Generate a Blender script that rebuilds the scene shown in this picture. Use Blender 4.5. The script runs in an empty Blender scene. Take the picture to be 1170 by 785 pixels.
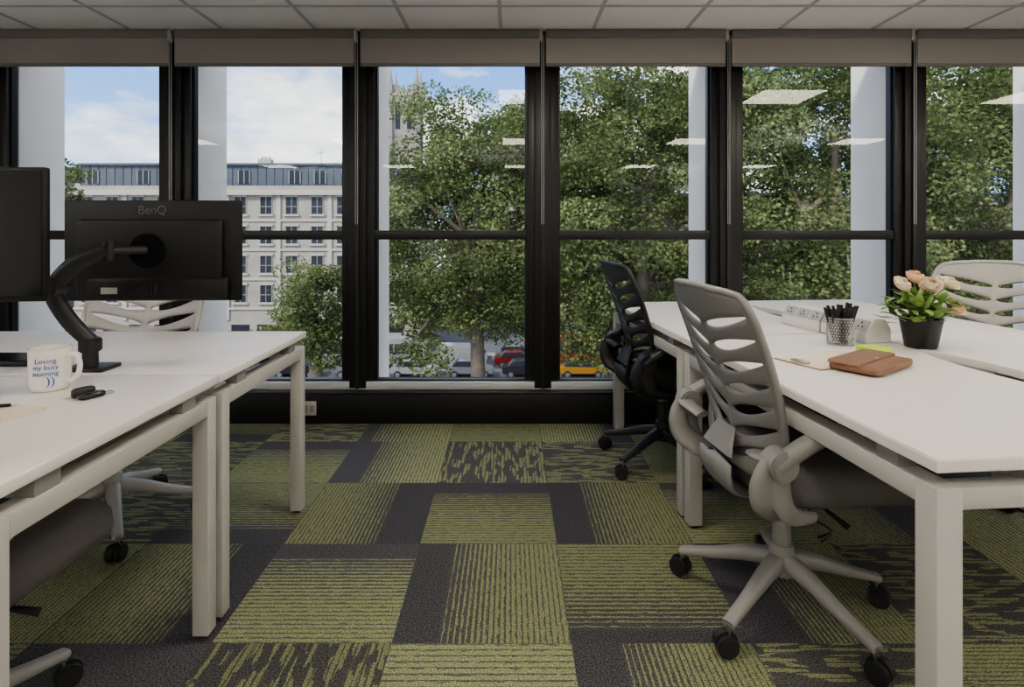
import bpy, bmesh, math, random
import numpy as np
from mathutils import Vector, Matrix
random.seed(7); np.random.seed(7)
S = bpy.context.scene
COL = S.collection
try:
    S.view_settings.view_transform = 'AgX'
    S.view_settings.look = 'AgX - Medium High Contrast'
except Exception: pass
S.view_settings.exposure = 0.36

# ------------------------------------------------------------ materials
def nt(name):
    m = bpy.data.materials.new(name); m.use_nodes = True
    t = m.node_tree
    return m, t, t.nodes, t.links, t.nodes['Principled BSDF']
def mat(name, col, rough=0.5, metal=0.0, var=0.06, scale=12, bump=0.0, bscale=200, spec=0.5, emit=None, es=0):
    m, t, N, L, b = nt(name)
    tc = N.new('ShaderNodeTexCoord')
    no = N.new('ShaderNodeTexNoise'); no.inputs['Scale'].default_value = scale; no.inputs['Detail'].default_value = 3
    L.new(tc.outputs['Object'], no.inputs['Vector'])
    mx = N.new('ShaderNodeMix'); mx.data_type = 'RGBA'
    mx.inputs[6].default_value = (*[max(0, c*(1-var)) for c in col], 1)
    mx.inputs[7].default_value = (*[min(1, c*(1+var)) for c in col], 1)
    L.new(no.outputs['Fac'], mx.inputs[0]); L.new(mx.outputs[2], b.inputs['Base Color'])
    b.inputs['Roughness'].default_value = rough; b.inputs['Metallic'].default_value = metal
    b.inputs['Specular IOR Level'].default_value = spec
    if bump > 0:
        n2 = N.new('ShaderNodeTexNoise'); n2.inputs['Scale'].default_value = bscale
        L.new(tc.outputs['Object'], n2.inputs['Vector'])
        bp = N.new('ShaderNodeBump'); bp.inputs['Strength'].default_value = bump; bp.inputs['Distance'].default_value = 0.002
        L.new(n2.outputs['Fac'], bp.inputs['Height']); L.new(bp.outputs['Normal'], b.inputs['Normal'])
    if emit:
        b.inputs['Emission Color'].default_value = (*emit, 1); b.inputs['Emission Strength'].default_value = es
    return m

M = {}
M['desk'] = mat('desk_white_laminate', (.73,.695,.675), .38, var=.02)
M['deskedge'] = mat('desk_frame_grey_white', (.45,.44,.425), .45, var=.03)
M['black'] = mat('black_aluminium', (.014,.014,.016), .38, spec=.4)
M['blackp'] = mat('black_plastic', (.018,.018,.02), .45, bump=.2)
M['blackm'] = mat('monitor_black_plastic', (.010,.010,.011), .5, bump=.2, spec=.35)
M['blackg'] = mat('black_gloss', (.01,.01,.011), .15)
M['greyp'] = mat('grey_plastic', (.24,.235,.23), .42, var=.03)
M['lgreyp'] = mat('light_grey_plastic', (.40,.39,.38), .45, var=.03)
M['seatg'] = mat('grey_seat_fabric', (.115,.108,.106), .95, var=.15, scale=300, bump=.6, bscale=600)
M['seatl'] = mat('light_seat_fabric', (.24,.23,.225), .95, var=.15, scale=300, bump=.6, bscale=600)
M['seatb'] = mat('black_seat_fabric', (.015,.015,.017), .95, var=.2, scale=300, bump=.5, bscale=600)
M['steel'] = mat('brushed_steel', (.45,.45,.45), .35, 1.0)
M['ceil'] = mat('ceiling_tile', (.86,.85,.86), .9, var=.03, scale=60, bump=.4, bscale=300)
M['tbar'] = mat('ceiling_grid', (.50,.49,.50), .6, var=.02)
M['wall'] = mat('wall_paint', (.80,.80,.80), .85, var=.02)
M['blind'] = mat('roller_blind_fabric', (.29,.267,.264), .9, var=.05, scale=400, bump=.3, bscale=900)
M['blindbar'] = mat('blind_bar', (.17,.16,.16), .6)
M['sill'] = mat('sill_metal', (.50,.52,.54), .4, .1)
M['fin'] = mat('white_render', (.78,.735,.67), .8, var=.04, scale=3)
M['mug'] = mat('white_ceramic', (.82,.79,.75), .2, var=.02)
M['mugink'] = mat('blue_ink', (.015,.13,.45), .4)
M['paper'] = mat('cream_paper', (.70,.63,.51), .8, var=.04)
M['tan'] = mat('tan_leather', (.23,.125,.075), .5, var=.22, scale=30, bump=.4, bscale=400)
M['postit'] = mat('green_sticky_note', (.50,.72,.08), .7)
M['petal'] = mat('peach_petal', (.90,.66,.50), .6, var=.10, scale=40)
M['petal2'] = mat('cream_petal', (.92,.80,.66), .6, var=.1, scale=40)
M['leafg'] = mat('plant_leaf', (.22,.34,.10), .5, var=.35, scale=30)
M['stem'] = mat('plant_stem', (.18,.30,.08), .6)
M['lamp'] = mat('lamp_diffuser', (.9,.9,.85), .5, emit=(1,.91,.75), es=17)
M['soil'] = mat('potting_soil', (.04,.028,.02), .95, var=.4, scale=80, bump=.6)
M['tyre'] = mat('tyre_rubber', (.02,.02,.02), .8)

def add(name, me, m=None, parent=None, smooth=False):
    o = bpy.data.objects.new(name, me); COL.objects.link(o)
    if m is not None: me.materials.append(m)
    if parent: o.parent = parent
    if smooth:
        me.polygons.foreach_set('use_smooth', [True]*len(me.polygons))
    return o
def empty(name, loc=(0,0,0), rz=0):
    e = bpy.data.objects.new(name, None); COL.objects.link(e)
    e.location = loc; e.rotation_euler = (0,0,rz); e.empty_display_size = .1
    return e
def autosmooth(o, ang=40):
    me = o.data; bm = bmesh.new(); bm.from_mesh(me)
    for f in bm.faces: f.smooth = True
    for e in bm.edges:
        if len(e.link_faces)==2 and e.calc_face_angle(0) > math.radians(ang): e.smooth = False
    bm.to_mesh(me); bm.free()
def box(name, x0,x1,y0,y1,z0,z1, m, parent=None, bev=0.0, seg=2):
    bm = bmesh.new(); bmesh.ops.create_cube(bm, size=1)
    for v in bm.verts:
        v.co = Vector(((x0+x1)/2+v.co.x*(x1-x0), (y0+y1)/2+v.co.y*(y1-y0), (z0+z1)/2+v.co.z*(z1-z0)))
    if bev>0:
        bmesh.ops.bevel(bm, geom=list(bm.edges), offset=bev, segments=seg, profile=.5, affect='EDGES')
    me = bpy.data.meshes.new(name); bm.to_mesh(me); bm.free()
    o = add(name, me, m, parent)
    if bev>0: autosmooth(o, 50)
    return o
def cyl(name, p0, p1, r0, r1, m, parent=None, seg=24, bev=0):
    p0=Vector(p0); p1=Vector(p1); d=p1-p0
    bm=bmesh.new(); bmesh.ops.create_cone(bm, cap_ends=True, segments=seg, radius1=r0, radius2=r1, depth=d.length)
    q=d.to_track_quat('Z','Y')
    if bev>0:
        es=[e for e in bm.edges if any(len(f.verts)>4 for f in e.link_faces)]
        bmesh.ops.bevel(bm, geom=es, offset=bev, segments=2, affect='EDGES')
    for v in bm.verts: v.co = q @ v.co + (p0+p1)/2
    me=bpy.data.meshes.new(name); bm.to_mesh(me); bm.free()
    o=add(name, me, m, parent); autosmooth(o, 45); return o
def lathe(name, prof, m, parent=None, seg=32, c=(0,0)):
    vs=[];fs=[]
    for r,z in prof:
        for i in range(seg):
            a=2*math.pi*i/seg; vs.append((c[0]+r*math.cos(a), c[1]+r*math.sin(a), z))
    for k in range(len(prof)-1):
        for i in range(seg):
            j=(i+1)%seg
            fs.append((k*seg+i,k*seg+j,(k+1)*seg+j,(k+1)*seg+i))
    me=bpy.data.meshes.new(name); me.from_pydata(vs,[],fs); me.update()
    bm=bmesh.new(); bm.from_mesh(me); bmesh.ops.remove_doubles(bm, verts=bm.verts, dist=1e-6); bm.to_mesh(me); bm.free()
    o=add(name, me, m, parent); autosmooth(o, 50); return o
def catmull(P, n):
    out=[]
    Q=[P[0]]+list(P)+[P[-1]]
    for i in range(1,len(Q)-2):
        for k in range(n):
            t=k/n
            out.append(.5*((2*Q[i])+(-Q[i-1]+Q[i+1])*t+(2*Q[i-1]-5*Q[i]+4*Q[i+1]-Q[i+2])*t*t+(-Q[i-1]+3*Q[i]-3*Q[i+1]+Q[i+2])*t**3))
    out.append(Q[-2]); return out
def sweep(name, pts, rad, m, parent=None, up=(0,0,1), seg=14, sub=6, power=1.0):
    P=[np.array(p,float) for p in pts]
    R=[np.array(r if isinstance(r,(tuple,list)) else (r,r),float) for r in rad]
    P=catmull(P,sub); R=catmull(R,sub)
    vs=[];fs=[];up=Vector(up)
    n=len(P)
    for i in range(n):
        t=Vector(P[min(i+1,n-1)]-P[max(i-1,0)]).normalized()
        s=t.cross(up)
        if s.length<1e-3: s=t.cross(Vector((1,0,0)))
        s.normalize(); nn=s.cross(t)
        for k in range(seg):
            a=2*math.pi*k/seg; ca,sa=math.cos(a),math.sin(a)
            ca=math.copysign(abs(ca)**power,ca); sa=math.copysign(abs(sa)**power,sa)
            v=Vector(P[i])+s*(R[i][0]*ca)+nn*(R[i][1]*sa); vs.append(v)
    for i in range(n-1):
        for k in range(seg):
            j=(k+1)%seg
            fs.append((i*seg+k,i*seg+j,(i+1)*seg+j,(i+1)*seg+k))
    fs.append(tuple(range(seg))); fs.append(tuple(range((n-1)*seg,n*seg))[::-1])
    me=bpy.data.meshes.new(name); me.from_pydata(vs,[],fs); me.update()
    bm=bmesh.new(); bm.from_mesh(me); bmesh.ops.recalc_face_normals(bm, faces=bm.faces); bm.to_mesh(me); bm.free()
    o=add(name, me, m, parent); autosmooth(o, 60); return o
def prism(name, poly, z0, z1, m, parent=None, bev=0.0):
    bm=bmesh.new()
    vs=[bm.verts.new((x,y,z0)) for x,y in poly]
    f=bm.faces.new(vs)
    r=bmesh.ops.extrude_face_region(bm, geom=[f])
    for v in [g for g in r['geom'] if isinstance(g,bmesh.types.BMVert)]: v.co.z=z1
    bmesh.ops.recalc_face_normals(bm, faces=bm.faces)
    if bev>0:
        es=[e for e in bm.edges if abs(e.verts[0].co.z-e.verts[1].co.z)<1e-6]
        bmesh.ops.bevel(bm, geom=es, offset=bev, segments=2, affect='EDGES')
    me=bpy.data.meshes.new(name); bm.to_mesh(me); bm.free()
    o=add(name, me, m, parent); return o
def pillow(name, cx, cy, hx, hy, layers, m, parent=None, ex=4.0, n=48, fn=None):
    vs=[];fs=[]
    for z,s in layers:
        for i in range(n):
            a=2*math.pi*i/n; c,sn=math.cos(a),math.sin(a)
            x=cx+hx*s*math.copysign(abs(c)**(2/ex),c); y=cy+hy*s*math.copysign(abs(sn)**(2/ex),sn)
            zz=z+(fn(x-cx,y-cy) if fn else 0)
            vs.append((x,y,zz))
    K=len(layers)
    for k in range(K-1):
        for i in range(n):
            j=(i+1)%n; fs.append((k*n+i,k*n+j,(k+1)*n+j,(k+1)*n+i))
    fs.append(tuple(range(n))[::-1]); fs.append(tuple(range((K-1)*n,K*n)))
    me=bpy.data.meshes.new(name); me.from_pydata(vs,[],fs); me.update()
    o=add(name, me, m, parent); autosmooth(o, 60); return o
def textmesh(name, body, size, m, parent, loc, rot, ext=.0004):
    c=bpy.data.curves.new(name,'FONT'); c.body=body; c.size=size; c.extrude=ext; c.align_x='CENTER'; c.align_y='CENTER'
    o=bpy.data.objects.new(name,c); COL.objects.link(o)
    dg=bpy.context.evaluated_depsgraph_get(); dg.update()
    me=bpy.data.meshes.new_from_object(o.evaluated_get(dg))
    bpy.data.objects.remove(o)
    me.materials.clear()
    o=add(name, me, m, parent); o.location=loc; o.rotation_euler=rot; return o

# ------------------------------------------------------------ camera
H=1.15
cam=bpy.data.cameras.new('camera'); co=bpy.data.objects.new('camera',cam); COL.objects.link(co)
co.location=(0,0,H); co.rotation_euler=(math.radians(90),0,0)
cam.sensor_width=36; cam.lens=20.0; cam.shift_y=-.1115; cam.shift_x=.0017; cam.clip_end=1000; cam.clip_start=.05
S.camera=co

# ------------------------------------------------------------ room shell
YW=3.43; ZC=2.33; XL=-5.345; XR=5.735; YB=-6.0
MX=[.195+1.108*k for k in range(-5,6)]

def carpet(name, distressed):
    m,t,N,L,b=nt(name)
    uv=N.new('ShaderNodeUVMap'); uv.uv_map='tile'
    sp=N.new('ShaderNodeSeparateXYZ'); L.new(uv.outputs[0],sp.inputs[0])
    tc=N.new('ShaderNodeTexCoord')
    def math_(op,a,bb=None,c=None):
        n=N.new('ShaderNodeMath'); n.operation=op
        for i,x in enumerate((a,bb,c)):
            if x is None: continue
            if isinstance(x,(int,float)): n.inputs[i].default_value=x
            else: L.new(x,n.inputs[i])
        return n.outputs[0]
    mp=N.new('ShaderNodeMapping')
    L.new(uv.outputs[0],mp.inputs[0])
    mp.inputs['Scale'].default_value=(14,90,1)
    n1=N.new('ShaderNodeTexNoise'); n1.inputs['Scale'].default_value=1; n1.inputs['Detail'].default_value=3
    L.new(mp.outputs[0],n1.inputs[0])
    U,V=sp.outputs[0],sp.outputs[1]
    if not distressed:
        fr=math_('FRACT',math_('MULTIPLY',V,26))
        V3=math_('POWER',V,2.6)
        duty=math_('MULTIPLY_ADD',V3,.85,.27)
        duty=math_('ADD',duty,math_('MULTIPLY_ADD',n1.outputs['Fac'],1.4,-.70))
        line=math_('LESS_THAN',fr,duty)
        hi=math_('MULTIPLY_ADD',V,.18,.78)
        line=math_('MULTIPLY',line,hi)
        band=math_('GREATER_THAN',V,.87)
        dark=math_('MAXIMUM',line,band)
    else:
        mp2=N.new('ShaderNodeMapping'); L.new(uv.outputs[0],mp2.inputs[0]); mp2.inputs['Scale'].default_value=(6,28,1)
        vo=N.new('ShaderNodeTexVoronoi'); vo.inputs['Scale'].default_value=1; vo.distance='CHEBYCHEV'
        L.new(mp2.outputs[0],vo.inputs[0])
        sx=N.new('ShaderNodeSeparateColor'); L.new(vo.outputs['Color'],sx.inputs[0])
        thr=math_('MULTIPLY_ADD',V,.40,.32)
        dark=math_('LESS_THAN',sx.outputs[0],thr)
        fr=math_('FRACT',math_('MULTIPLY',V,28)); l=math_('LESS_THAN',fr,math_('MULTIPLY_ADD',n1.outputs['Fac'],1.0,-.25))
        dark=math_('MULTIPLY',math_('MAXIMUM',dark,l),.92)
    hn=N.new('ShaderNodeTexNoise'); hn.inputs['Scale'].default_value=210; hn.inputs['Detail'].default_value=3; hn.inputs['Roughness'].default_value=.7
    L.new(tc.outputs['Object'],hn.inputs[0])
    cg=N.new('ShaderNodeValToRGB'); cg.color_ramp.elements[0].position=.35; cg.color_ramp.elements[1].position=.65
    cg.color_ramp.elements[0].color=(.10,.115,.060,1); cg.color_ramp.elements[1].color=(.40,.42,.235,1)
    cd=N.new('ShaderNodeValToRGB'); cd.color_ramp.elements[0].position=.35; cd.color_ramp.elements[1].position=.65
    cd.color_ramp.elements[0].color=(.016,.016,.020,1); cd.color_ramp.elements[1].color=(.145,.142,.155,1)
    L.new(hn.outputs['Fac'],cg.inputs[0]); L.new(hn.outputs['Fac'],cd.inputs[0])
    mx=N.new('ShaderNodeMix'); mx.data_type='RGBA'; L.new(dark,mx.inputs[0]); L.new(cg.outputs[0],mx.inputs[6]); L.new(cd.outputs[0],mx.inputs[7])
    at=N.new('ShaderNodeAttribute'); at.attribute_name='tint'
    mu=N.new('ShaderNodeMix'); mu.data_type='RGBA'; mu.blend_type='MULTIPLY'; mu.inputs[0].default_value=1
    L.new(mx.outputs[2],mu.inputs[6]); L.new(at.outputs['Color'],mu.inputs[7])
    L.new(mu.outputs[2],b.inputs['Base Color']); b.inputs['Roughness'].default_value=.95; b.inputs['Specular IOR Level'].default_value=.15
    bp=N.new('ShaderNodeBump'); bp.inputs['Strength'].default_value=.5; bp.inputs['Distance'].default_value=.004
    L.new(hn.outputs['Fac'],bp.inputs['Height']); L.new(bp.outputs[0],b.inputs['Normal'])
    return m
mg=carpet('carpet_striped',False); mdk=carpet('carpet_distressed',True)
TM={(-1,0):('G','L',1.16),(-2,0):('G','T',1.05),(-3,0):('G','R',1.2),(0,0):('G','B',.97),(1,0):('G','L',1.3),(2,0):('D','T',1),
    (-1,1):('G','T',1.08),(-2,1):('G','R',1.28),(0,1):('G','L',1.2),(1,1):('G','T',1.0),(-3,1):('G','B',1.08),(2,1):('G','R',1.3),
    (-1,2):('D','L',1),(0,2):('D','T',1),(-2,2):('G','L',1.2),(-3,2):('G','T',1.1),(1,2):('G','R',1.35),
    (-1,3):('G','T',.9),(0,3):('G','R',1.15),(-2,3):('G','L',1.0),(-3,3):('D','T',1),(1,3):('G','T',1.1),
    (-1,-1):('G','B',.90),(-2,-1):('D','L',1),(0,-1):('G','L',1.18),(1,-1):('D','T',1),(-3,-1):('G','T',1.25),(-4,1):('D','B',1),(-4,0):('G','L',1.35)}
bm=bmesh.new(); uvl=bm.loops.layers.uv.new('tile'); cl_=bm.loops.layers.float_color.new('tint')
X0,Y0,T=.17,1.58,.5
rr=random.Random(3)
for i in range(-12,12):
    for j in range(-16,5):
        x0=max(XL,X0+i*T); x1=min(XR,X0+(i+1)*T); y0=max(YB,Y0+j*T); y1=min(YW+.1,Y0+(j+1)*T)
        if x1<=x0 or y1<=y0: continue
        ty,d,sc=TM.get((i,j),('D' if rr.random()<.35 else 'G', rr.choice('LRTB'),rr.choice([.9,1.0,1.1,1.2,1.35])))
        tn=rr.uniform(.78,1.12)
        vs=[bm.verts.new(p) for p in ((x0,y0,0),(x1,y0,0),(x1,y1,0),(x0,y1,0))]
        f=bm.faces.new(vs); f.material_index=0 if ty=='G' else 1
        for lp in f.loops:
            s=(lp.vert.co.x-(X0+i*T))/T; t_=(lp.vert.co.y-(Y0+j*T))/T
            if d=='T': uv=(s,t_)
            elif d=='B': uv=(s,1-t_)
            elif d=='R': uv=(t_,s)
            else: uv=(t_,1-s)
            lp[uvl].uv=(uv[0],uv[1]*sc); lp[cl_]=(tn,tn,tn,1)
me=bpy.data.meshes.new('floor'); bm.to_mesh(me); bm.free(); me.materials.append(mg); me.materials.append(mdk)
fl=add('floor',me)
box('ceiling',XL,XR,YB,YW+.08,ZC,ZC+.1,M['ceil'])
grid=empty('trim_1')
TS=.546
xs=[-.056+TS*k for k in range(-9,11)]; ys=[3.0-TS*k for k in range(0,17)]
for x in xs: box('ceiling_bar',x-.01,x+.01,YB,YW,ZC-.004,ZC+.001,M['tbar'],grid)
for y in ys: box('ceiling_bar',XL,XR,y-.01,y+.01,ZC-.0045,ZC+.001,M['tbar'],grid)
box('wall_left',XL-.1,XL,YB,YW+.08,0,ZC,M['wall'])
box('wall_right',XR,XR+.1,YB,YW+.08,0,ZC,M['wall'])
box('wall_back',XL-.1,XR+.1,YB-.1,YB,0,ZC,M['wall'])
box('baseboard_back',XL,XR,YB,YB+.015,0,.1,M['black'])
for x in (-4.27,-2.05,.17,2.39,4.6):
    for y in (1.93,-.6,-3.6):
        if y>1 and x<0: continue
        e=empty('ceiling_light_panel',(x,y,ZC-.012))
        box('diffuser',-.27,.27,-.27,.27,-.004,.004,M['lamp'],e)
        for a in (-1,1):
            box('rim',a*.285-.015,a*.285+.015,-.3,.3,-.006,.008,M['fin'],e)
            box('rim',-.27,.27,a*.285-.015,a*.285+.015,-.006,.008,M['fin'],e)
for (x,y) in ((-3.4,.3),(3.6,-.3),(0,-2.2),(-3.2,-4.2),(3.4,-4.2)):  # unseen uplighters, added out of view to brighten the ceiling and room
    e=empty('added_uplight',(x,y,0))
    cyl('base',(0,0,0),(0,0,.025),.14,.14,M['blackp'],e,32,.004); cyl('pole',(0,0,.02),(0,0,1.66),.014,.014,M['blackp'],e,16)
    lathe('bowl',[(.02,1.64),(.08,1.66),(.15,1.73),(.155,1.73),(.085,1.65),(.02,1.63)],M['blackp'],e)
    ld=bpy.data.lights.new('fill_light','AREA'); ld.shape='DISK'; ld.size=.22; ld.energy=42; ld.color=(1,.97,.95)
    lo=bpy.data.objects.new('fill_light',ld); COL.objects.link(lo); lo.parent=e; lo.location=(0,0,1.70); lo.rotation_euler=(math.pi,0,0)

# glass
mgl,t,N,L,b=nt('window_glass')
N.remove(b); out=N['Material Output']
tr=N.new('ShaderNodeBsdfTransparent'); tr.inputs[0].default_value=(.94,.955,.95,1)
gl=N.new('ShaderNodeBsdfGlossy'); gl.inputs['Roughness'].default_value=.0
fz=N.new('ShaderNodeFresnel'); fz.inputs['IOR'].default_value=1.46
ms=N.new('ShaderNodeMixShader'); L.new(fz.outputs[0],ms.inputs[0]); L.new(tr.outputs[0],ms.inputs[1]); L.new(gl.outputs[0],ms.inputs[2]); L.new(ms.outputs[0],out.inputs[0])

ZB=.245
for k in range(10):
    a,b_=MX[k],MX[k+1]; w=empty('window_%d'%(k+1),((a+b_)/2,YW,0))
    h=(b_-a)/2
    ix=h-.095
    for s in (-1,1):
        box('jamb',min(s*h,s*ix),max(s*h,s*ix),-.005,.07,ZB-.05,ZC,M['black'],w,.003)
        box('bead',min(s*ix,s*(ix-.012)),max(s*ix,s*(ix-.012)),.02,.06,ZB,ZC-.1,M['black'],w)
    box('transom',-ix,ix,.0,.06,1.088,1.143,M['black'],w,.003)
    box('sill_rail',-ix,ix,.0,.06,ZB-.03,ZB,M['black'],w,.003)
    box('head',-ix,ix,.0,.06,ZC-.14,ZC,M['black'],w)
    for z0,z1 in ((ZB,1.088),(1.143,ZC-.14)):
        me=bpy.data.meshes.new('glass_pane'); me.from_pydata([(-ix,.04,z0),(ix,.04,z0),(ix,.04,z1),(-ix,.04,z1)],[],[(0,1,2,3)])
        add('glass_pane',me,mgl,w)
for k in range(11):
    x=MX[k]; w=empty('trim_%d'%(k+2),(x,YW,0))
    box('mullion_cover',-.05,.05,-.03,.0,.2,ZC,M['black'],w,.004)
    box('mullion_rib',-.012,.012,-.045,-.028,.2,ZC,M['blackp'],w,.002)
    e=empty('exterior_fin',(x,YW,0))
    box('fin',-.085,.085,.095,.46,-14,9,M['fin'],e,.005)
box('wall_front',XL-.1,XR+.1,YW-.0,YW+.08,-.02,ZB-.03,M['black'])
box('baseboard_front',XL,XR,YW-.07,YW-.001,0,.175,M['black'],None,.004)
e=empty('trim_13'); box('ledge',XL,XR,YW-.075,YW-.006,.175,.19,M['blackp'],e,.003); box('ledge_top',XL,XR,YW-.026,YW-.002,.190,.236,M['sill'],e,.003)
box('trim_14',XL-.1,XR+.1,YW+.06,YW+.09,.19,.225,M['sill'])
e=empty('wall_socket',(-1.185,YW-.072,.095)); box('plate',-.042,.042,-.010,0,-.042,.042,M['lgreyp'],e,.004)
for s in (-1,1): box('outlet',s*.018-.011,s*.018+.011,-.013,-.009,-.02,.02,M['greyp'],e,.002)
for k in range(10):
    x0=MX[k]*.987+.018; x1=MX[k+1]*.987-.018
    e=empty('roller_blind',((x0+x1)/2,3.35,2.2)); h=(x1-x0)/2
    box('fabric',-h,h,-.002,.002,-.075,.10,M['blind'],e)
    box('bottom_bar',-h,h,-.008,.008,-.092,-.072,M['blindbar'],e,.004)
    box('cassette',-h,h,-.012,.05,.075,.128,M['blindbar'],e,.006)
    cyl('roll',(-h,.03,.08),(h,.03,.08),.022,.022,M['blind'],e)
    cyl('chain',(h+.010,-.01,-1.02),(h+.010,-.01,.09),.0022,.0022,M['lgreyp'],e,8)
    cyl('chain',(h+.022,-.01,-1.02),(h+.022,-.01,.09),.0022,.0022,M['lgreyp'],e,8)
    box('bracket',h-.002,h+.016,-.012,.03,.06,.12,M['lgreyp'],e,.002)

# ------------------------------------------------------------ chairs
def chair(loc, face, base_ang, body, seatm, name='office_chair', arms=True):
    e=empty(name,(loc[0],loc[1],0),math.radians(face))
    wh=M['blackp']
    for i in range(5):
        a=math.radians(base_ang-face+72*i); c,s=math.cos(a),math.sin(a)
        sweep('base_leg_%d'%(i+1),[(c*.02,s*.02,.150),(c*.10,s*.10,.138),(c*.20,s*.20,.108),(c*.305,s*.305,.082)],
              [(.028,.026),(.024,.022),(.020,.016),(.018,.011)],body,e,sub=4,power=.7)
        cx,cy=c*.30,s*.30
        cyl('caster_stem_%d'%(i+1),(cx,cy,.04),(cx,cy,.085),.008,.008,M['steel'],e,10)
        ca=a+random.uniform(-.9,.9); wx,wy=-math.sin(ca),math.cos(ca)
        ox,oy=math.cos(ca)*.008,math.sin(ca)*.008
        for q in (-1,1):
            p0=(cx+ox+wx*q*.006,cy+oy+wy*q*.006,.0295); p1=(cx+ox+wx*q*.026,cy+oy+wy*q*.026,.0295)
            cyl('caster_wheel_%d'%(i+1),p0,p1,.029,.029,wh,e,24,.004)
        cyl('caster_hood_%d'%(i+1),(cx+ox-wx*.007,cy+oy-wy*.007,.035),(cx+ox+wx*.007,cy+oy+wy*.007,.035),.031,.031,wh,e,20)
    cyl('hub',(0,0,.11),(0,0,.205),.042,.034,body,e,28,.004)
    cyl('gas_sleeve',(0,0,.20),(0,0,.30),.027,.025,body,e,24,.002)
    cyl('gas_lift',(0,0,.29),(0,0,.375),.014,.014,M['steel'],e,16)
    box('mechanism',-.13,.12,-.075,.075,.355,.405,M['blackp'],e,.012)
    sweep('lever',[(.02,-.06,.38),(.03,-.15,.375),(.05,-.22,.355)],[.005,.005,.009],M['blackp'],e)
    sweep('tilt_cable',[(.04,-.05,.37),(.05,-.08,.31),(.09,-.10,.28),(.06,-.09,.25)],[.004,.004,.004,.010],M['blackp'],e)
    fn=lambda x,y:-.9*max(0,x-.08)**2*2.2+.25*y*y*.8
    pillow('seat_pan',.070,0,.205,.205,[(.390,.80),(.398,.95),(.412,1.0),(.424,.99)],body if body!=M['greyp'] else M['lgreyp'],e,fn=fn)
    pillow('seat_cushion',.078,0,.232,.238,[(.398,.93),(.410,1.0),(.446,1.03),(.482,1.01),(.498,.95),(.507,.84),(.512,.6),(.513,.2)],seatm,e,fn=fn)
    def surf(u,v):
        W=.180+.060*math.sin(min(1,v*1.35)*math.pi/2)
        if v>.84: W*=math.sqrt(max(0.02,1-((v-.84)/.19)**2))*.35+.65
        if v<.15: W*=.78+.22*(v/.15)
        x=-.150-.200*max(0,v-.22)**1.25-.10*max(0,.22-v)
        x+=.05*u*u*(.5+.5*v)
        z=.455+v*.535-.018*u*u*v
        return (x,u*W,z)
    NU=60; R=7
    us=[-1+2*i/NU for i in range(NU+1)]
    vs=[];fs=[]
    cols=[]
    for u in us:
        au=abs(u); s=(au-.06)/(.91-.06)
        bl=[0.0]
        for r in range(R):
            hh=0
            if 0<s<1: hh=(.026 if r<R-1 else .019)*(math.sin(math.pi*s**.75)**.85)
            vc=.105+.118*r-.035+.13*au**1.5
            bl+= [vc-hh,vc+hh]
        bl.append(1.0); cols.append(bl)
    for r in range(R+1):
        for k in range(3):
            base=len(vs)
            for i,u in enumerate(us):
                lo,hi=cols[i][2*r],cols[i][2*r+1]
                vs.append(surf(u,lo+(hi-lo)*k/2))
            if k>0:
                for i in range(NU):
                    fs.append((base-(NU+1)+i,base-(NU+1)+i+1,base+i+1,base+i))
    me=bpy.data.meshes.new('backrest'); me.from_pydata(vs,[],fs); me.update()
    bm=bmesh.new(); bm.from_mesh(me); bmesh.ops.remove_doubles(bm,verts=bm.verts,dist=2e-4)
    bmesh.ops.recalc_face_normals(bm,faces=bm.faces); bm.to_mesh(me); bm.free()
    o=add('backrest',me,body,e,True)
    sd=o.modifiers.new('s','SOLIDIFY'); sd.thickness=.014; sd.offset=0
    ss=o.modifiers.new('ss','SUBSURF'); ss.levels=1; ss.render_levels=1
    rim=[surf(-1,v/14) for v in range(15)]+[surf(u,1) for u in (-.6,-.2,.2,.6)]+[surf(1,v/14) for v in range(14,-1,-1)]
    sweep('back_rim',rim,[.0105]*len(rim),body,e,up=(1,0,0),seg=10,sub=2)
    sweep('back_support',[(.0,0,.378),(-.10,0,.372),(-.185,0,.395),(-.215,0,.46),(-.175,0,.57)],[(.05,.014),(.06,.014),(.085,.014),(.10,.012),(.05,.008)],body,e,up=(.3,0,1),power=.7)
    for q in (-1,1):
        sweep('back_yoke',[(-.03,q*.06,.378),(-.10,q*.18,.385),(-.195,q*.248,.44),(-.215,q*.262,.50),(-.190,q*.266,.56)],[(.018,.036),(.017,.036),(.017,.036),(.017,.034),(.017,.030)],body,e,up=(1,0,.2),power=.8)
        sweep('back_link',[(-.19,q*.255,.56),(-.195,q*.215,.555),(-.175,q*.16,.54)],[(.028,.011)]*3,body,e)
        if arms:
            cyl('arm_pivot',(-.175,q*.240,.555),(-.175,q*.302,.555),.040,.038,body,e,32,.006)
            sweep('armrest',[(-.19,q*.28,.552),(-.12,q*.283,.598),(-.04,q*.28,.630),(.06,q*.275,.640),(.11,q*.27,.634)],[(.024,.022),(.026,.020),(.030,.016),(.032,.014),(.022,.009)],body,e,power=.75)
            sweep('arm_brace',[(-.175,q*.268,.545),(-.170,q*.268,.47),(-.135,q*.262,.415),(-.05,q*.225,.390)],[(.032,.014),(.030,.013),(.024,.012),(.014,.010)],body,e,up=(0,1,0),power=.85)
    return e
chair((.825,1.73),6.5,147,M['greyp'],M['seatg'])
chair((.755,2.82),6,147,M['blackp'],M['seatb'])
chair((-1.55,2.215),-90,20,M['lgreyp'],M['seatl'])
chair((-1.20,1.14),88,75,M['greyp'],M['seatg'])
chair((2.15,2.60),218,30,M['lgreyp'],M['seatl'])

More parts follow.
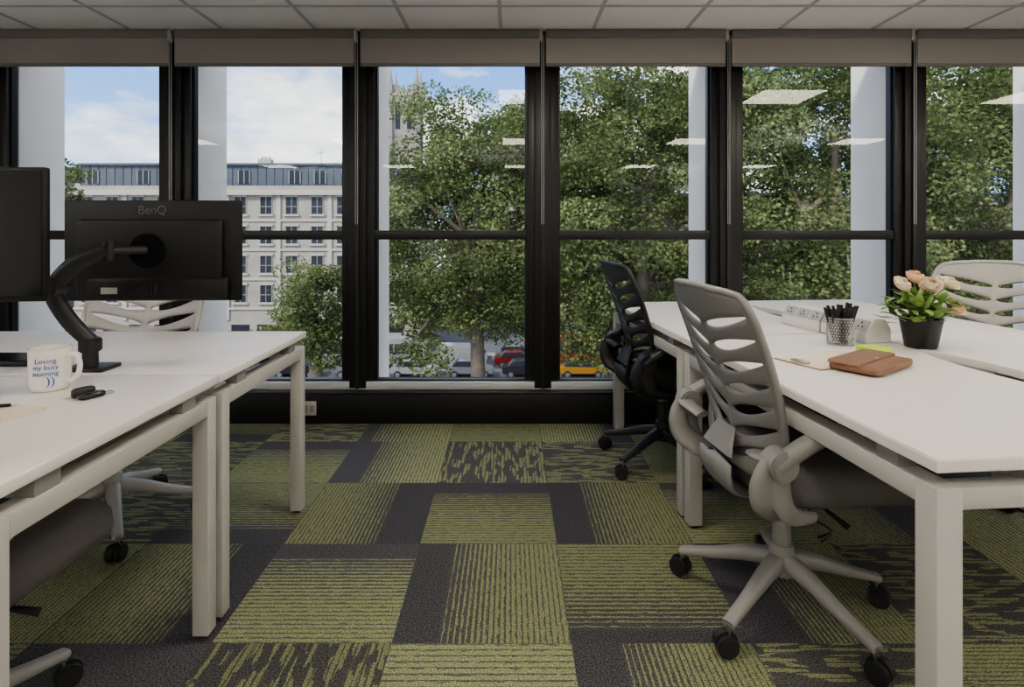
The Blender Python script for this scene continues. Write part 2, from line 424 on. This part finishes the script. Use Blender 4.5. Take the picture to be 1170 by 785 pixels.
# ------------------------------------------------------------ desks
def legframe(e,x0,x1,y0,y1,w=.05,zt=.672,n=''):
    for (a,b_) in ((x0,y0),(x0,y1-w),(x1-w,y0),(x1-w,y1-w)):
        box('leg',a,a+w,b_,b_+w,0.012,zt,M['deskedge'],e,.002)
        box('foot',a+.012,a+w-.012,b_+.012,b_+w-.012,0.0,.014,M['blackp'],e)
    for a in (x0,x1-w): box('end_beam',a,a+w,y0+w-.001,y1-w+.001,zt-.045,zt-.001,M['deskedge'],e,.002)
    for b_ in (y0,y1-w): box('long_rail',x0+w-.001,x1-w+.001,b_+.005,b_+w-.005,zt-.044,zt-.002,M['deskedge'],e,.002)
    for (a,b_) in ((x0,y0+.1),(x0,y1-.16),(x1-w,y0+.1),(x1-w,y1-.16)):
        box('spacer',a+.005,a+w-.005,b_,b_+.06,zt-.002,.706,M['greyp'],e)
for (y0,y1) in ((.90,1.638),(1.652,2.345)):
    e=empty('office_desk',(-2.24,y0,0)); L_=y1-y0
    box('desktop',0,1.40,0,L_,.705,.73,M['desk'],e,.003)
    legframe(e,.01,1.396,.015,L_-.004,w=.045)
RA=math.radians(5)
def bench(y0,y1):
    e=empty('bench_desk',(.776+-math.sin(RA)*y0,1.03+math.cos(RA)*y0,0),RA); Ln=y1-y0
    Wd=.735; g=.004
    def top(mir):
        c=Ln/2; hl=.30; dp=.055
        def X(x): return x if not mir else 2*Wd-x
        pts=[(X(0),g),(X(Wd-g),g)]
        for k in range(25):
            t_=-1+2*k/24
            pts.append((X(Wd-g-dp*(1-t_*t_)),c+t_*hl))
        pts+=[(X(Wd-g),Ln-g),(X(0),Ln-g)]
        if mir: pts=pts[::-1]
        prism('desktop',pts,.705,.73,M['desk'],e,.003)
    top(False); top(True)
    legframe(e,.010,2*Wd-.01,.015,Ln-.012,w=.052,zt=.672)
    box('cable_tray',Wd-.12,Wd+.12,.1,Ln-.1,.575,.60,M['blackp'],e,.004)
    box('mid_rail',Wd-.02,Wd+.02,.07,Ln-.07,.63,.671,M['deskedge'],e)
    return e
bench(0,1.215); bench(1.215,2.26)

ZT=.7305
# ------------------------------------------------------------ monitors
def monitor(name,c,w,h,rz,logo):
    e=empty(name,c,rz); P_=M['blackm']
    box('bezel',-w/2,w/2,.0,.018,-h/2,h/2,P_,e,.004)
    box('screen_panel',-w/2+.008,w/2-.008,.0175,.0195,-h/2+.014,h/2-.008,M['blackg'],e)
    box('rear_housing',-w/2+.05,w/2-.05,-.024,.002,-h/2+.012,h/2-.06,P_,e,.012,3)
    box('lower_housing',-w/2+.09,w/2-.03,-.03,.0,-h/2+.004,-h/2+.075,P_,e,.008)
    cyl('mount_ring',(0.0,-.022,.0),(0.0,-.034,.0),.056,.052,M['blackg'],e,36,.003)
    for q in range(5): box('vent_slot',-.03+q*.014,-.022+q*.014,-.0315,-.029,-h/2+.02,-h/2+.055,M['blackg'],e)
    box('label',-.14,-.09,-.0312,-.0296,-h/2+.025,-h/2+.045,M['lgreyp'],e)
    if logo: textmesh('logo',logo,.038,M['greylogo'],e,(0.0,-.0012,h/2-.032),(math.radians(90),0,0))
    return e
M['greylogo']=mat('logo_dark_grey',(.14,.14,.14),.3)
monitor('monitor',(-1.132,1.80,1.083),.55,.318,math.radians(1.5),'BenQ')
m2=monitor('monitor',(-1.388,1.36,1.138),.55,.322,math.radians(184),None)
def arm(base,elbow,mid,vesa,name='monitor_arm'):
    e=empty(name,(0,0,0))
    bx,by=base
    box('clamp_plate',bx-.06,bx+.06,by-.035,by+.05,ZT,ZT+.012,M['blackp'],e,.003)
    cyl('post',(bx,by,ZT+.01),(bx,by,ZT+.07),.022,.020,M['blackp'],e,24,.002)
    cyl('knuckle',(bx,by,ZT+.055),(bx,by,ZT+.095),.030,.030,M['blackp'],e,28,.004)
    s=Vector((bx,by,ZT+.085)); el=Vector(elbow); md=Vector(mid); ve=Vector(vesa)
    sweep('lower_arm',[s,s.lerp(el,.35)+Vector((-.02,0,0)),s.lerp(el,.75)+Vector((-.02,0,0)),el],[(.022,.022),(.024,.022),(.024,.022),(.026,.024)],M['blackp'],e,up=(0,1,0))
    cyl('elbow',el+Vector((0,-.03,0)),el+Vector((0,.03,0)),.030,.030,M['blackp'],e,28,.004)
    sweep('upper_arm',[el,el.lerp(md,.4)+Vector((0,0,.022)),md],[(.022,.024),(.026,.026),(.020,.020)],M['blackp'],e,up=(0,1,0))
    cyl('wrist',md+Vector((0,0,-.03)),md+Vector((0,0,.03)),.018,.018,M['blackp'],e,20,.003)
    sweep('head_link',[md,md.lerp(ve,.5),ve],[.014,.013,.013],M['blackp'],e)
    return e
arm((-1.255,1.70),(-1.33,1.655,.985),(-1.20,1.70,1.085),(-1.132,1.77,1.085))
arm((-1.60,1.60),(-1.62,1.56,.96),(-1.47,1.50,1.09),(-1.391,1.392,1.138))

# ------------------------------------------------------------ mug etc
def mug(c):
    e=empty('coffee_mug',(c[0],c[1],ZT),0)
    prof=[(0,0),(.040,0),(.043,.003),(.0455,.02),(.0465,.10),(.0475,.108),(.0455,.108),(.0435,.10),(.042,.02),(.035,.008),(0,.007)]
    lathe('body',prof,M['mug'],e,48)
    sweep('handle',[(.044,0,.088),(.066,0,.09),(.078,0,.068),(.074,0,.04),(.058,0,.022),(.043,0,.022)],[(.007,.005)]*6,M['mug'],e,up=(0,1,0))
    def wrap(txt,size,z,offx=0):
        o=textmesh('printed_text',txt,size,M['mugink'],e,(0,0,0),(0,0,0),.0005)
        for v in o.data.vertices:
            a=-math.pi/2+(v.co.x+offx)/.0472+.45; r=.0469+v.co.z
            v.co=Vector((r*math.cos(a),r*math.sin(a),z+v.co.y))
    wrap('Loving',.018,.080); wrap('my busy',.017,.064); wrap('morning',.017,.048)
    wrap('))',.030,.028,.012)
    lathe('coffee',[(0,.085),(.043,.085)],mat('coffee',(.05,.02,.01),.2),e,32)
mug((-1.213,1.50))
e=empty('car_key_fob',(-1.045,1.42,ZT),math.radians(62))
pillow('fob_body',0,0,.030,.016,[(0,.9),(.003,1),(.010,1),(.013,.85),(.0135,.4)],M['blackg'],e,ex=3)
pillow('fob_back',-.004,.030,.026,.012,[(0,.9),(.004,1),(.018,1),(.022,.8)],M['blackp'],e,ex=3)
sweep('key_ring',[(.036+.013*math.cos(i*math.pi/5),.013*math.sin(i*math.pi/5),.004) for i in range(11)],[.0016]*11,M['steel'],e,seg=8,sub=2)
e=empty('notepad',(-1.20,1.25,ZT),math.radians(-12))
box('cover',-.13,.10,-.10,.10,0,.004,M['paper'],e,.001); box('page',-.128,.098,-.098,.098,.004,.007,M['paper'],e)
e=empty('pencil',(-1.22,1.30,ZT+.0115),math.radians(20)); cyl('shaft',(-.09,0,0),(.065,0,0),.004,.004,M['blackp'],e,6); cyl('tip',(.065,0,0),(.083,0,0),.004,.0005,M['paper'],e,6)
e=empty('keyboard',(-1.68,1.80,ZT),0)
box('tray',-.22,.22,-.065,.065,0,.014,M['blackp'],e,.004)
for r in range(5):
    for c in range(14): box('key',-.212+c*.0305,-.212+c*.0305+.026,-.058+r*.0235,-.058+r*.0235+.02,.014,.018,M['blackg'],e)

# ------------------------------------------------------------ items on right bench
e=empty('pen_cup',(1.207,2.08,ZT))
bm=bmesh.new(); nS,nR=28,9; g=[]
for k in range(nR+1):
    g.append([bm.verts.new(((.043+.003*k/nR)*math.cos(2*math.pi*(i+.5*(k%2))/nS),(.043+.003*k/nR)*math.sin(2*math.pi*(i+.5*(k%2))/nS),.003+.094*k/nR)) for i in range(nS)])
for k in range(nR):
    for i in range(nS):
        j=(i+1)%nS; a,b_,c,d=g[k][i],g[k][j],g[k+1][i],g[k+1][j]
        if k%2==0: bm.faces.new((a,b_,c)); bm.faces.new((b_,d,c))
        else: bm.faces.new((a,b_,d)); bm.faces.new((a,d,c))
me=bpy.data.meshes.new('wire_mesh'); bm.to_mesh(me); bm.free()
o=add('wire_mesh',me,M['steel'],e); wf=o.modifiers.new('w','WIREFRAME'); wf.thickness=.0018; wf.use_replace=True
lathe('cup_base',[(0,0),(.044,0),(.044,.004),(0,.004)],M['steel'],e)
lathe('cup_rim',[(.045,.095),(.048,.095),(.048,.100),(.045,.100),(.045,.095)],M['steel'],e)
for i in range(34):
    a=random.uniform(0,6.28); r=.036*math.sqrt(random.random()); a2=a+random.uniform(-.4,.4); r2=r+.008+random.uniform(0,.018)
    h=random.uniform(.125,.150)
    cyl('pen',(r*.6*math.cos(a),r*.6*math.sin(a),.006),(r2*math.cos(a2),r2*math.sin(a2),h),.0042,.0042,M['blackp'],e,8)
    
e=empty('power_socket_box',(1.315,2.33,ZT),math.radians(11))
prof=[(-.055,0),(.055,0),(.055,.05),(.03,.086),(-.02,.086),(-.055,.035)]
def hprism(name,prof,y0,y1,m,parent,bev=.003):
    bm=bmesh.new(); vs=[bm.verts.new((x,y0,z)) for x,z in prof]; f=bm.faces.new(vs)
    r=bmesh.ops.extrude_face_region(bm,geom=[f])
    for v in [q for q in r['geom'] if isinstance(q,bmesh.types.BMVert)]: v.co.y=y1
    bmesh.ops.recalc_face_normals(bm,faces=bm.faces)
    if bev: bmesh.ops.bevel(bm,geom=list(bm.edges),offset=bev,segments=2,affect='EDGES')
    me=bpy.data.meshes.new(name); bm.to_mesh(me); bm.free(); o=add(name,me,m,parent); autosmooth(o,40); return o
hprism('housing',prof,-.235,-.005,M['desk'],e); hprism('housing',prof,.005,.235,M['desk'],e)
dv=Vector((.035,0,.051)).normalized(); nrm=Vector((-dv.z,0,dv.x)); cx=Vector((-.0375,0,.0605))
Rm=Matrix((( dv.x,0,nrm.x),(0,1,0),(dv.z,0,nrm.z)))
for k in range(6):
    y=-.195+k*.078
    for nm,args,mm in [('socket_plate',(-.022,.022,-.034,.034,-.002,.0025),M['lgreyp'])]+[('socket_hole',(dx-.0035,dx+.0035,dy-.0025,dy+.0025,.0015,.0032),M['blackg']) for dx,dy in ((.010,0),(-.006,.010),(-.006,-.010))]:
        o=box(nm,*args,mm,e); 
        for v in o.data.vertices: v.co=Rm@v.co
        o.location=cx+Vector((0,y,0))

e=empty('papers',(1.005,1.82,ZT),math.radians(24))
box('board',-.13,.16,-.09,.085,0,.003,mat('brown_board',(.34,.24,.16),.6),e,.001)
box('paper_sheet',-.125,.155,-.085,.08,.003,.0045,M['paper'],e); box('clip',-.12,-.10,-.03,.03,.0045,.012,M['steel'],e,.003)
e=empty('leather_folder',(1.095,1.725,ZT+.006),math.radians(36))
pillow('body',0,0,.128,.070,[(0,.98),(.004,1.0),(.013,1.0),(.017,.98),(.019,.8),(.020,.3)],M['tan'],e,ex=14,n=64)
pillow('flap',.0,.026,.130,.047,[(.017,1.0),(.022,1.0),(.025,.98),(.026,.5)],M['tan'],e,ex=14,n=64)
cyl('snap',(0,-.014,.020),(0,-.014,.0275),.006,.005,M['steel'],e,16)
e=empty('sticky_notes',(1.255,1.965,ZT),math.radians(12)); 
box('pad',-.038,.038,-.038,.038,0,.013,M['postit'],e,.001); box('top_note',-.038,.038,-.038,.038,.0131,.0145,M['postit'],e)
e=empty('potted_flowers',(1.465,2.03,ZT))
lathe('pot',[(0,0),(.047,0),(.050,.004),(.066,.098),(.068,.104),(.064,.104),(.061,.092),(0,.09)],M['blackp'],e,40)
lathe('soil',[(0,.096),(.062,.093)],M['soil'],e,24)
def petal(w,l,cup,Mx):
    vs=[];fs=[];n=6;mm=4
    for i in range(n+1):
        t_=i/n; ww=w*math.sin(math.pi*min(.98,(t_*.86+.1)))**.7
        for j in range(mm+1):
            s=-1+2*j/mm
            p=Vector((s*ww, l*t_*math.cos(cup*t_), l*math.sin(cup*t_)*t_+ .25*ww*s*s))
            vs.append(Mx@p)
    for i in range(n):
        for j in range(mm): a=i*(mm+1)+j; fs.append((a,a+1,a+mm+2,a+mm+1))
    return vs,fs
def multi(name,specs,m,par):
    V=[];F=[]
    for (w,l,cup,Mx) in specs:
        v,f=petal(w,l,cup,Mx); b0=len(V); V+=v; F+=[tuple(b0+q for q in ff) for ff in f]
    me=bpy.data.meshes.new(name); me.from_pydata(V,[],F); me.update(); return add(name,me,m,par,True)
bl=[(-.080,.0,.215,M['petal2']),(-.020,.01,.235,M['petal']),(.015,-.03,.215,M['petal2']),(.108,.02,.215,M['petal2']),(.085,-.035,.135,M['petal']),(.05,.03,.20,M['petal'])]
for i,(x,y,z,m) in enumerate(bl):
    sweep('stem_%d'%i,[(x*.1,y*.1,.09),(x*.5,y*.5,.5*z+.06),(x,y,z)],[.0025]*3,M['stem'],e,seg=8)
    sp=[]
    tilt=Matrix.Translation((x,y,z))@Matrix.Rotation(random.uniform(.4,.9),4,Vector((.8,random.uniform(-.5,.5),0)))
    for ring,(n,cup,l,w) in enumerate(((7,.55,.038,.020),(6,.95,.036,.018),(5,1.25,.030,.014),(4,1.45,.025,.010))):
        for k in range(n):
            sp.append((w,l,cup,tilt@Matrix.Rotation(2*math.pi*k/n+ring*.5,4,'Z')@Matrix.Translation((0,.002,ring*.002))))
    multi('flower_%d'%i,sp,m,e)
sp=[]
for i in range(170):
    a=random.uniform(0,6.28); r=random.uniform(.01,.095); z=random.uniform(.11,.20)-r*.35
    sp.append((random.uniform(.009,.015),random.uniform(.035,.06),random.uniform(-.5,.5),Matrix.Translation((r*math.cos(a),r*math.sin(a),z))@Matrix.Rotation(a-math.pi/2+random.uniform(-.6,.6),4,'Z')@Matrix.Rotation(random.uniform(-.2,.9),4,'X')))
multi('leaves',sp,M['leafg'],e)

# ------------------------------------------------------------ EXTERIOR
ZG=-12.0
asph=mat('asphalt',(.11,.11,.115),.9,var=.15,scale=2); pave=mat('pavement',(.25,.235,.22),.9,var=.1,scale=3)
box('street_ground',-120,120,6,200,ZG-.2,ZG,asph)
e=empty('sidewalk'); box('slab',-120,120,58.4,60,ZG,ZG+.15,pave,e); box('slab',-120,120,20,42,ZG,ZG+.15,pave,e)
road=mat('road_paint',(.5,.5,.48),.8)
e=empty('road_markings')
for k in range(-20,20): box('dash',k*4,k*4+2,53.0,53.2,ZG,ZG+.01,road,e)
stone=mat('portland_stone',(.36,.33,.28),.85,var=.28,scale=.6); stone2=mat('stone_trim',(.45,.415,.36),.85,var=.1,scale=1)
slate=mat('slate_roof',(.085,.10,.125),.6,var=.15,scale=2); wing=mat('office_window_dark',(.03,.035,.045),.3,spec=.3); frw=mat('window_frame_white',(.34,.33,.31),.6)
def building(name,x0,x1,y,nfl,fl0,fh,zroof,ztop,bay,stone):
    e=empty(name,(0,0,0))
    box('facade',x0,x1,y,y+12,ZG,zroof,stone,e)
    box('attic_storey',x0,x1,y+.9,y+11,zroof,ztop,slate,e)
    box('roof_slab',x0-.1,x1+.1,y+.6,y+11.3,ztop,ztop+.22,slate,e)
    for k in range(int((x1-x0)/.9)): box('standing_seam',x0+k*.9,x0+k*.9+.07,y+.84,y+.9,zroof,ztop,slate,e)
    box('cornice',x0-.2,x1+.2,y-.5,y+.4,zroof-.25,zroof+.2,stone2,e)
    box('parapet',x0,x1,y-.1,y+.15,zroof+.2,zroof+.75,stone,e)
    n=int((x1-x0)/bay)
    for k in range(n):
        xc=x0+(k+.5)*bay
        if k%2: box('pilaster',xc+bay/2-.22,xc+bay/2+.22,y-.16,y,ZG+3.6,zroof-.25,stone2,e)
        for f_ in range(nfl):
            zc=fl0-f_*fh
            w_=.62;hh=.92
            box('window_glass',xc-w_,xc+w_,y-.03,y+.02,zc-hh,zc+hh,wing,e)
            box('surround',xc-w_-.2,xc+w_+.2,y-.2,y-.0,zc-hh-.2,zc-hh,stone2,e)
            box('lintel',xc-w_-.15,xc+w_+.15,y-.16,y-.0,zc+hh,zc+hh+.2,stone2,e)
            for q in (-w_,0,w_): box('mull',xc+q-.03,xc+q+.03,y-.08,y-.01,zc-hh,zc+hh,frw,e)
            for q in (-hh,-.1,hh): box('mull',xc-w_,xc+w_,y-.08,y-.01,zc+q-.03,zc+q+.03,frw,e)
        zc=(zroof+ztop)/2+.25
        if k%3!=1:
            box('attic_window',xc-.6,xc+.6,y+.82,y+.9,zc-.7,zc+.7,wing,e)
            for q in (-.6,0,.6): box('mull',xc+q-.04,xc+q+.04,y+.78,y+.83,zc-.7,zc+.7,frw,e)
        box('shopfront',xc-.95,xc+.95,y-.05,y+.02,ZG+.4,ZG+3.1,wing,e); 
    for f_ in range(nfl+1):
        zc=fl0-f_*fh+fh/2
        box('string_course',x0,x1,y-.14,y,zc-.12,zc+.12,stone2,e)
    return e
building('stone_building',-46,-9.5,60,4,3.65,3.1,5.0,8.0,2.7,stone)
e=empty('rooftop_chimney',(-27.5,64,8.225)); box('stack',-.7,.7,-.5,.5,0,.8,stone2,e); 
for q in (-.4,0,.4): cyl('pot',(q,0,.8),(q,0,1.1),.12,.1,stone,e,10)
e=empty('rooftop_antenna',(-20.6,62,8.225)); cyl('mast',(0,0,0),(0,0,1.6),.05,.04,M['steel'],e,8); cyl('bar',(-.4,0,1.3),(.4,0,1.3),.03,.03,M['steel'],e,8)
building('background_building',-8,70,78,4,2.0,3.2,4.0,6.0,3.0,mat('brick_building',(.20,.155,.13),.9,var=.2,scale=1))
building('background_building',-110,-48,82,4,4.0,3.2,7.0,10.0,3.0,stone)
e=empty('church_tower',(-27.5,150,0)); tw=mat('weathered_stone',(.30,.275,.24),.9,var=.3,scale=.5)
box('shaft',-3.4,3.4,-3.4,3.4,ZG,37,tw,e)
for sx in (-1,1):
    for sy in (-1,1):
        box('buttress',sx*3.4-.6,sx*3.4+.6,sy*3.4-.6,sy*3.4+.6,ZG,39,tw,e); cyl('pinnacle',(sx*3.4,sy*3.4,39),(sx*3.4,sy*3.4,43.5),.7,.05,tw,e,8)
for q in (-1.5,1.5):
    for z in (27,): box('louvre',q-.6,q+.6,-3.5,-3.4,z,z+7,wing,e)
box('band',-3.6,3.6,-3.6,3.6,35.6,36.2,stone2,e)
for q in range(-2,3): box('merlon',q*1.2-.3,q*1.2+.3,-3.5,-3.0,37,38.4,tw,e)

def leafmat(name,c0,c1,c2):
    m,t,N,L,b=nt(name); N.remove(b); out=N['Material Output']
    tc=N.new('ShaderNodeTexCoord'); n1=N.new('ShaderNodeTexNoise'); n1.inputs['Scale'].default_value=.45; n1.inputs['Detail'].default_value=2
    n2=N.new('ShaderNodeTexNoise'); n2.inputs['Scale'].default_value=5.5; n2.inputs['Detail'].default_value=1
    L.new(tc.outputs['Object'],n1.inputs[0]); L.new(tc.outputs['Object'],n2.inputs[0])
    ad=N.new('ShaderNodeMath'); ad.operation='MULTIPLY_ADD'; ad.inputs[1].default_value=.5; L.new(n1.outputs['Fac'],ad.inputs[0])
    m2=N.new('ShaderNodeMath'); m2.operation='MULTIPLY'; m2.inputs[1].default_value=.5; L.new(n2.outputs['Fac'],m2.inputs[0]); L.new(m2.outputs[0],ad.inputs[2])
    cr=N.new('ShaderNodeValToRGB'); E=cr.color_ramp.elements; E[0].position=.36; E[0].color=(*c0,1); E[1].position=.64; E[1].color=(*c2,1)
    x=E.new(.5); x.color=(*c1,1)
    L.new(ad.outputs[0],cr.inputs[0])
    d=N.new('ShaderNodeBsdfDiffuse'); tl=N.new('ShaderNodeBsdfTranslucent'); ms=N.new('ShaderNodeMixShader'); ms.inputs[0].default_value=.38
    L.new(cr.outputs[0],d.inputs[0]); L.new(cr.outputs[0],tl.inputs[0]); L.new(d.outputs[0],ms.inputs[1]); L.new(tl.outputs[0],ms.inputs[2]); L.new(ms.outputs[0],out.inputs[0])
    return m
lm1=leafmat('plane_tree_leaves',(.06,.082,.034),(.15,.185,.075),(.34,.375,.17))
lm2=leafmat('plane_tree_leaves_dark',(.045,.065,.03),(.11,.145,.06),(.22,.27,.11))
bark=mat('tree_bark',(.16,.13,.10),.9,var=.4,scale=4,bump=.5,bscale=20)
def tree(c,rx,ry,rz,ncl,nl,ls=.17,lm=lm1,seed=1,cr=1.0):
    rs=np.random.RandomState(seed)
    e=empty('tree',(c[0],c[1],0))
    d=rs.normal(size=(ncl,3)); d/=np.linalg.norm(d,axis=1)[:,None]
    d=np.sign(d)*np.abs(d)**.75
    rad=rs.uniform(.35,1,ncl)**.6
    P=d*rad[:,None]*np.array([rx,ry,rz])*(1+.09*rs.normal(size=(ncl,1)))
    P[:,2]+=c[2]
    cl=np.repeat(np.arange(ncl),nl); n=len(cl)
    dd=rs.normal(size=(n,3)); dd/=np.linalg.norm(dd,axis=1)[:,None]
    rr_=(rs.uniform(.3,1,n)**.5)*np.repeat(rs.uniform(.7,1.25,ncl)*cr,nl)
    C=P[cl]+dd*rr_[:,None]*np.array([1,1,.7])
    a=rs.normal(size=(n,3)); a[:,2]*=.6; a/=np.linalg.norm(a,axis=1)[:,None]
    b=rs.normal(size=(n,3)); b-= (b*a).sum(1)[:,None]*a; b/=np.linalg.norm(b,axis=1)[:,None]
    s=ls*rs.uniform(.6,1.3,n)[:,None]
    V=np.stack([C-a*s*.5, C+b*s*.36, C+a*s*.5, C-b*s*.36],1).reshape(-1,3)
    me=bpy.data.meshes.new('foliage')
    me.vertices.add(4*n); me.vertices.foreach_set('co',V.astype(np.float32).ravel())
    me.loops.add(4*n); me.loops.foreach_set('vertex_index',np.arange(4*n,dtype=np.int32))
    me.polygons.add(n); me.polygons.foreach_set('loop_start',np.arange(0,4*n,4,dtype=np.int32))
    try: me.polygons.foreach_set('loop_total',np.full(n,4,dtype=np.int32))
    except Exception: pass
    me.update(calc_edges=True); me.validate()
    add('foliage',me,lm,e)
    zb=c[2]-rz*.5
    sweep('trunk',[(0,0,ZG-.1),(.1,0,(ZG+zb)/2),(0,.1,zb),(0,0,c[2]+rz*.3)],[.42,.34,.26,.09],bark,e,seg=12,up=(0,1,0))
    for k in range(12):
        p=P[rs.randint(ncl)]; z0=zb+rs.uniform(-1,rz*.6)
        sweep('branch_%d'%k,[(0,0,z0),(p[0]*.45,p[1]*.45,z0+(p[2]-z0)*.35+.3),(p[0],p[1],p[2])],[.13,.08,.03],bark,e,seg=8,up=(.1,1,.2),sub=4)
tree((-1.5,25,1.2),4.8,3.2,5.8,280,270,seed=1,ls=.15)
tree((5.4,23,2.2),4.5,3.2,6.5,270,270,seed=2,ls=.15)
tree((12.0,21,2.4),4.7,3.4,6.8,280,270,seed=3,ls=.15)
tree((19.5,22,2.4),4.9,3.4,6.8,250,270,seed=4,ls=.16)
tree((2.0,33,2.0),7.0,3,5.8,220,220,seed=5,ls=.22,lm=lm2)
tree((13,33,3.2),8,3,8.3,260,230,seed=6,ls=.22,lm=lm2)
tree((-8.6,25,-2.7),1.9,1.5,2.2,55,220,seed=7,cr=.75,ls=.15)
tree((-34.5,42,1.5),2.6,2.4,6.0,90,160,seed=8,ls=.25)
tree((27,28,2.0),6,3,8,220,220,seed=9,ls=.2,lm=lm2)

def car(x,y,col,van=False,rz=0):
    e=empty('van' if van else 'car',(x,y,ZG),rz)
    paint=mat('car_paint',col,.25,.2)
    if van: body=[(-2.4,.35),(2.4,.35),(2.45,1.0),(1.9,1.25),(1.4,2.1),(-2.4,2.15)]; cab=[(.9,1.25),(1.75,1.25),(1.35,1.95),(.9,1.95)]
    else: body=[(-2.1,.35),(2.1,.35),(2.15,.75),(1.3,.95),(-1.6,1.0),(-2.12,.85)]; cab=[(-1.6,.98),(1.2,.95),(.5,1.45),(-1.1,1.48)]
    hprism('body',body,-.85,.85,paint,e,.08)
    hprism('cabin_glass',cab,-.86 if van else -.72,.86 if van else .72,wing,e,.05)
    if not van: box('roof',-1.05,.45,-.68,.68,1.42,1.52,paint,e,.04)
    for wx in (-1.35,1.35):
        for s in (-1,1): cyl('wheel',(wx,s*.7,.33),(wx,s*.9,.33),.33,.33,M['tyre'],e,20); cyl('hubcap',(wx,s*.9,.33),(wx,s*.92,.33),.2,.2,M['steel'],e,12)
def bus(x,y,col):
    e=empty('bus',(x,y,ZG)); paint=mat('bus_paint',col,.3)
    box('body',-5.2,5.2,-1.25,1.25,.35,3.0,paint,e,.15,3)
    box('window_band',-4.9,4.6,-1.28,1.28,1.45,2.35,wing,e,.04); box('windscreen',4.6,5.23,-1.1,1.1,1.2,2.5,wing,e,.04)
    for k in range(6): box('pillar',-4.0+k*1.5,-3.9+k*1.5,-1.30,1.30,1.45,2.35,paint,e)
    for wx in (-3.3,3.3):
        for s in (-1,1): cyl('wheel',(wx,s*1.0,.48),(wx,s*1.28,.48),.48,.48,M['tyre'],e,24)
DK=(.025,.025,.03); WH=(.30,.30,.30); SV=(.17,.17,.185); RD=(.17,.015,.015)
rows={51.0:[(-24,SV),(-19,DK),(-13.6,SV),(-8.6,WH),(-3.6,SV),(1.4,DK),(6.4,(.36,.19,.03)),(11.5,SV),(17,(.05,.08,.2))],
      54.6:[(-27,WH),(-21.8,DK),(-4.6,WH),(.6,RD),(18,WH)],
      57.4:[(-25,DK),(-19.5,WH),(-4.6,DK),(.6,SV)]}
for y,l in rows.items():
    for i,(x,c) in enumerate(l): car(x,y,c,(x==-4.6 and c==WH))
bus(9.5,55,(.24,.022,.022)); bus(-13,54.8,(.24,.24,.235))
for x in (-27.3,-12,8):
    e=empty('street_lamp',(x,49.0,ZG)); cyl('pole',(0,0,0),(0,0,8),.1,.06,M['steel'],e,10); sweep('arm',[(0,0,8),(.4,0,8.4),(1.4,0,8.5)],[.05,.045,.04],M['steel'],e,up=(0,1,0),seg=8); box('head',1.2,1.9,-.15,.15,8.38,8.52,M['lgreyp'],e,.03)

# ------------------------------------------------------------ world and sun
w=bpy.data.worlds.new('World'); S.world=w; w.use_nodes=True; N=w.node_tree.nodes; L=w.node_tree.links
bg=N['Background']
tc=N.new('ShaderNodeTexCoord'); sp=N.new('ShaderNodeSeparateXYZ'); L.new(tc.outputs['Generated'],sp.inputs[0])
gr=N.new('ShaderNodeValToRGB'); gr.color_ramp.elements[0].position=.0; gr.color_ramp.elements[0].color=(.36,.56,.84,1); gr.color_ramp.elements[1].position=.35; gr.color_ramp.elements[1].color=(.10,.27,.70,1)
L.new(sp.outputs[2],gr.inputs[0])
mp=N.new('ShaderNodeMapping'); mp.inputs['Scale'].default_value=(1,1,2.4); mp.inputs['Location'].default_value=(.62,.1,.3); L.new(tc.outputs['Generated'],mp.inputs[0])
no=N.new('ShaderNodeTexNoise'); no.inputs['Scale'].default_value=4.2; no.inputs['Detail'].default_value=8; no.inputs['Roughness'].default_value=.58; L.new(mp.outputs[0],no.inputs[0])
cr=N.new('ShaderNodeValToRGB'); cr.color_ramp.elements[0].position=.41; cr.color_ramp.elements[1].position=.56; L.new(no.outputs['Fac'],cr.inputs[0])
n3=N.new('ShaderNodeTexNoise'); n3.inputs['Scale'].default_value=9; n3.inputs['Detail'].default_value=6; L.new(mp.outputs[0],n3.inputs[0])
cc=N.new('ShaderNodeValToRGB'); cc.color_ramp.elements[0].position=.35; cc.color_ramp.elements[0].color=(.56,.61,.68,1); cc.color_ramp.elements[1].position=.6; cc.color_ramp.elements[1].color=(1,1,1,1); L.new(n3.outputs['Fac'],cc.inputs[0])
mx=N.new('ShaderNodeMix'); mx.data_type='RGBA'; L.new(cr.outputs[0],mx.inputs[0]); L.new(gr.outputs[0],mx.inputs[6]); L.new(cc.outputs[0],mx.inputs[7])
L.new(mx.outputs[2],bg.inputs[0]); bg.inputs[1].default_value=1.65
sd=bpy.data.lights.new('sun','SUN'); sd.energy=3.1; sd.angle=math.radians(8); sd.color=(1,.94,.84)
so=bpy.data.objects.new('sun',sd); COL.objects.link(so); so.rotation_euler=Vector((.55,.55,-.62)).to_track_quat('-Z','Y').to_euler()
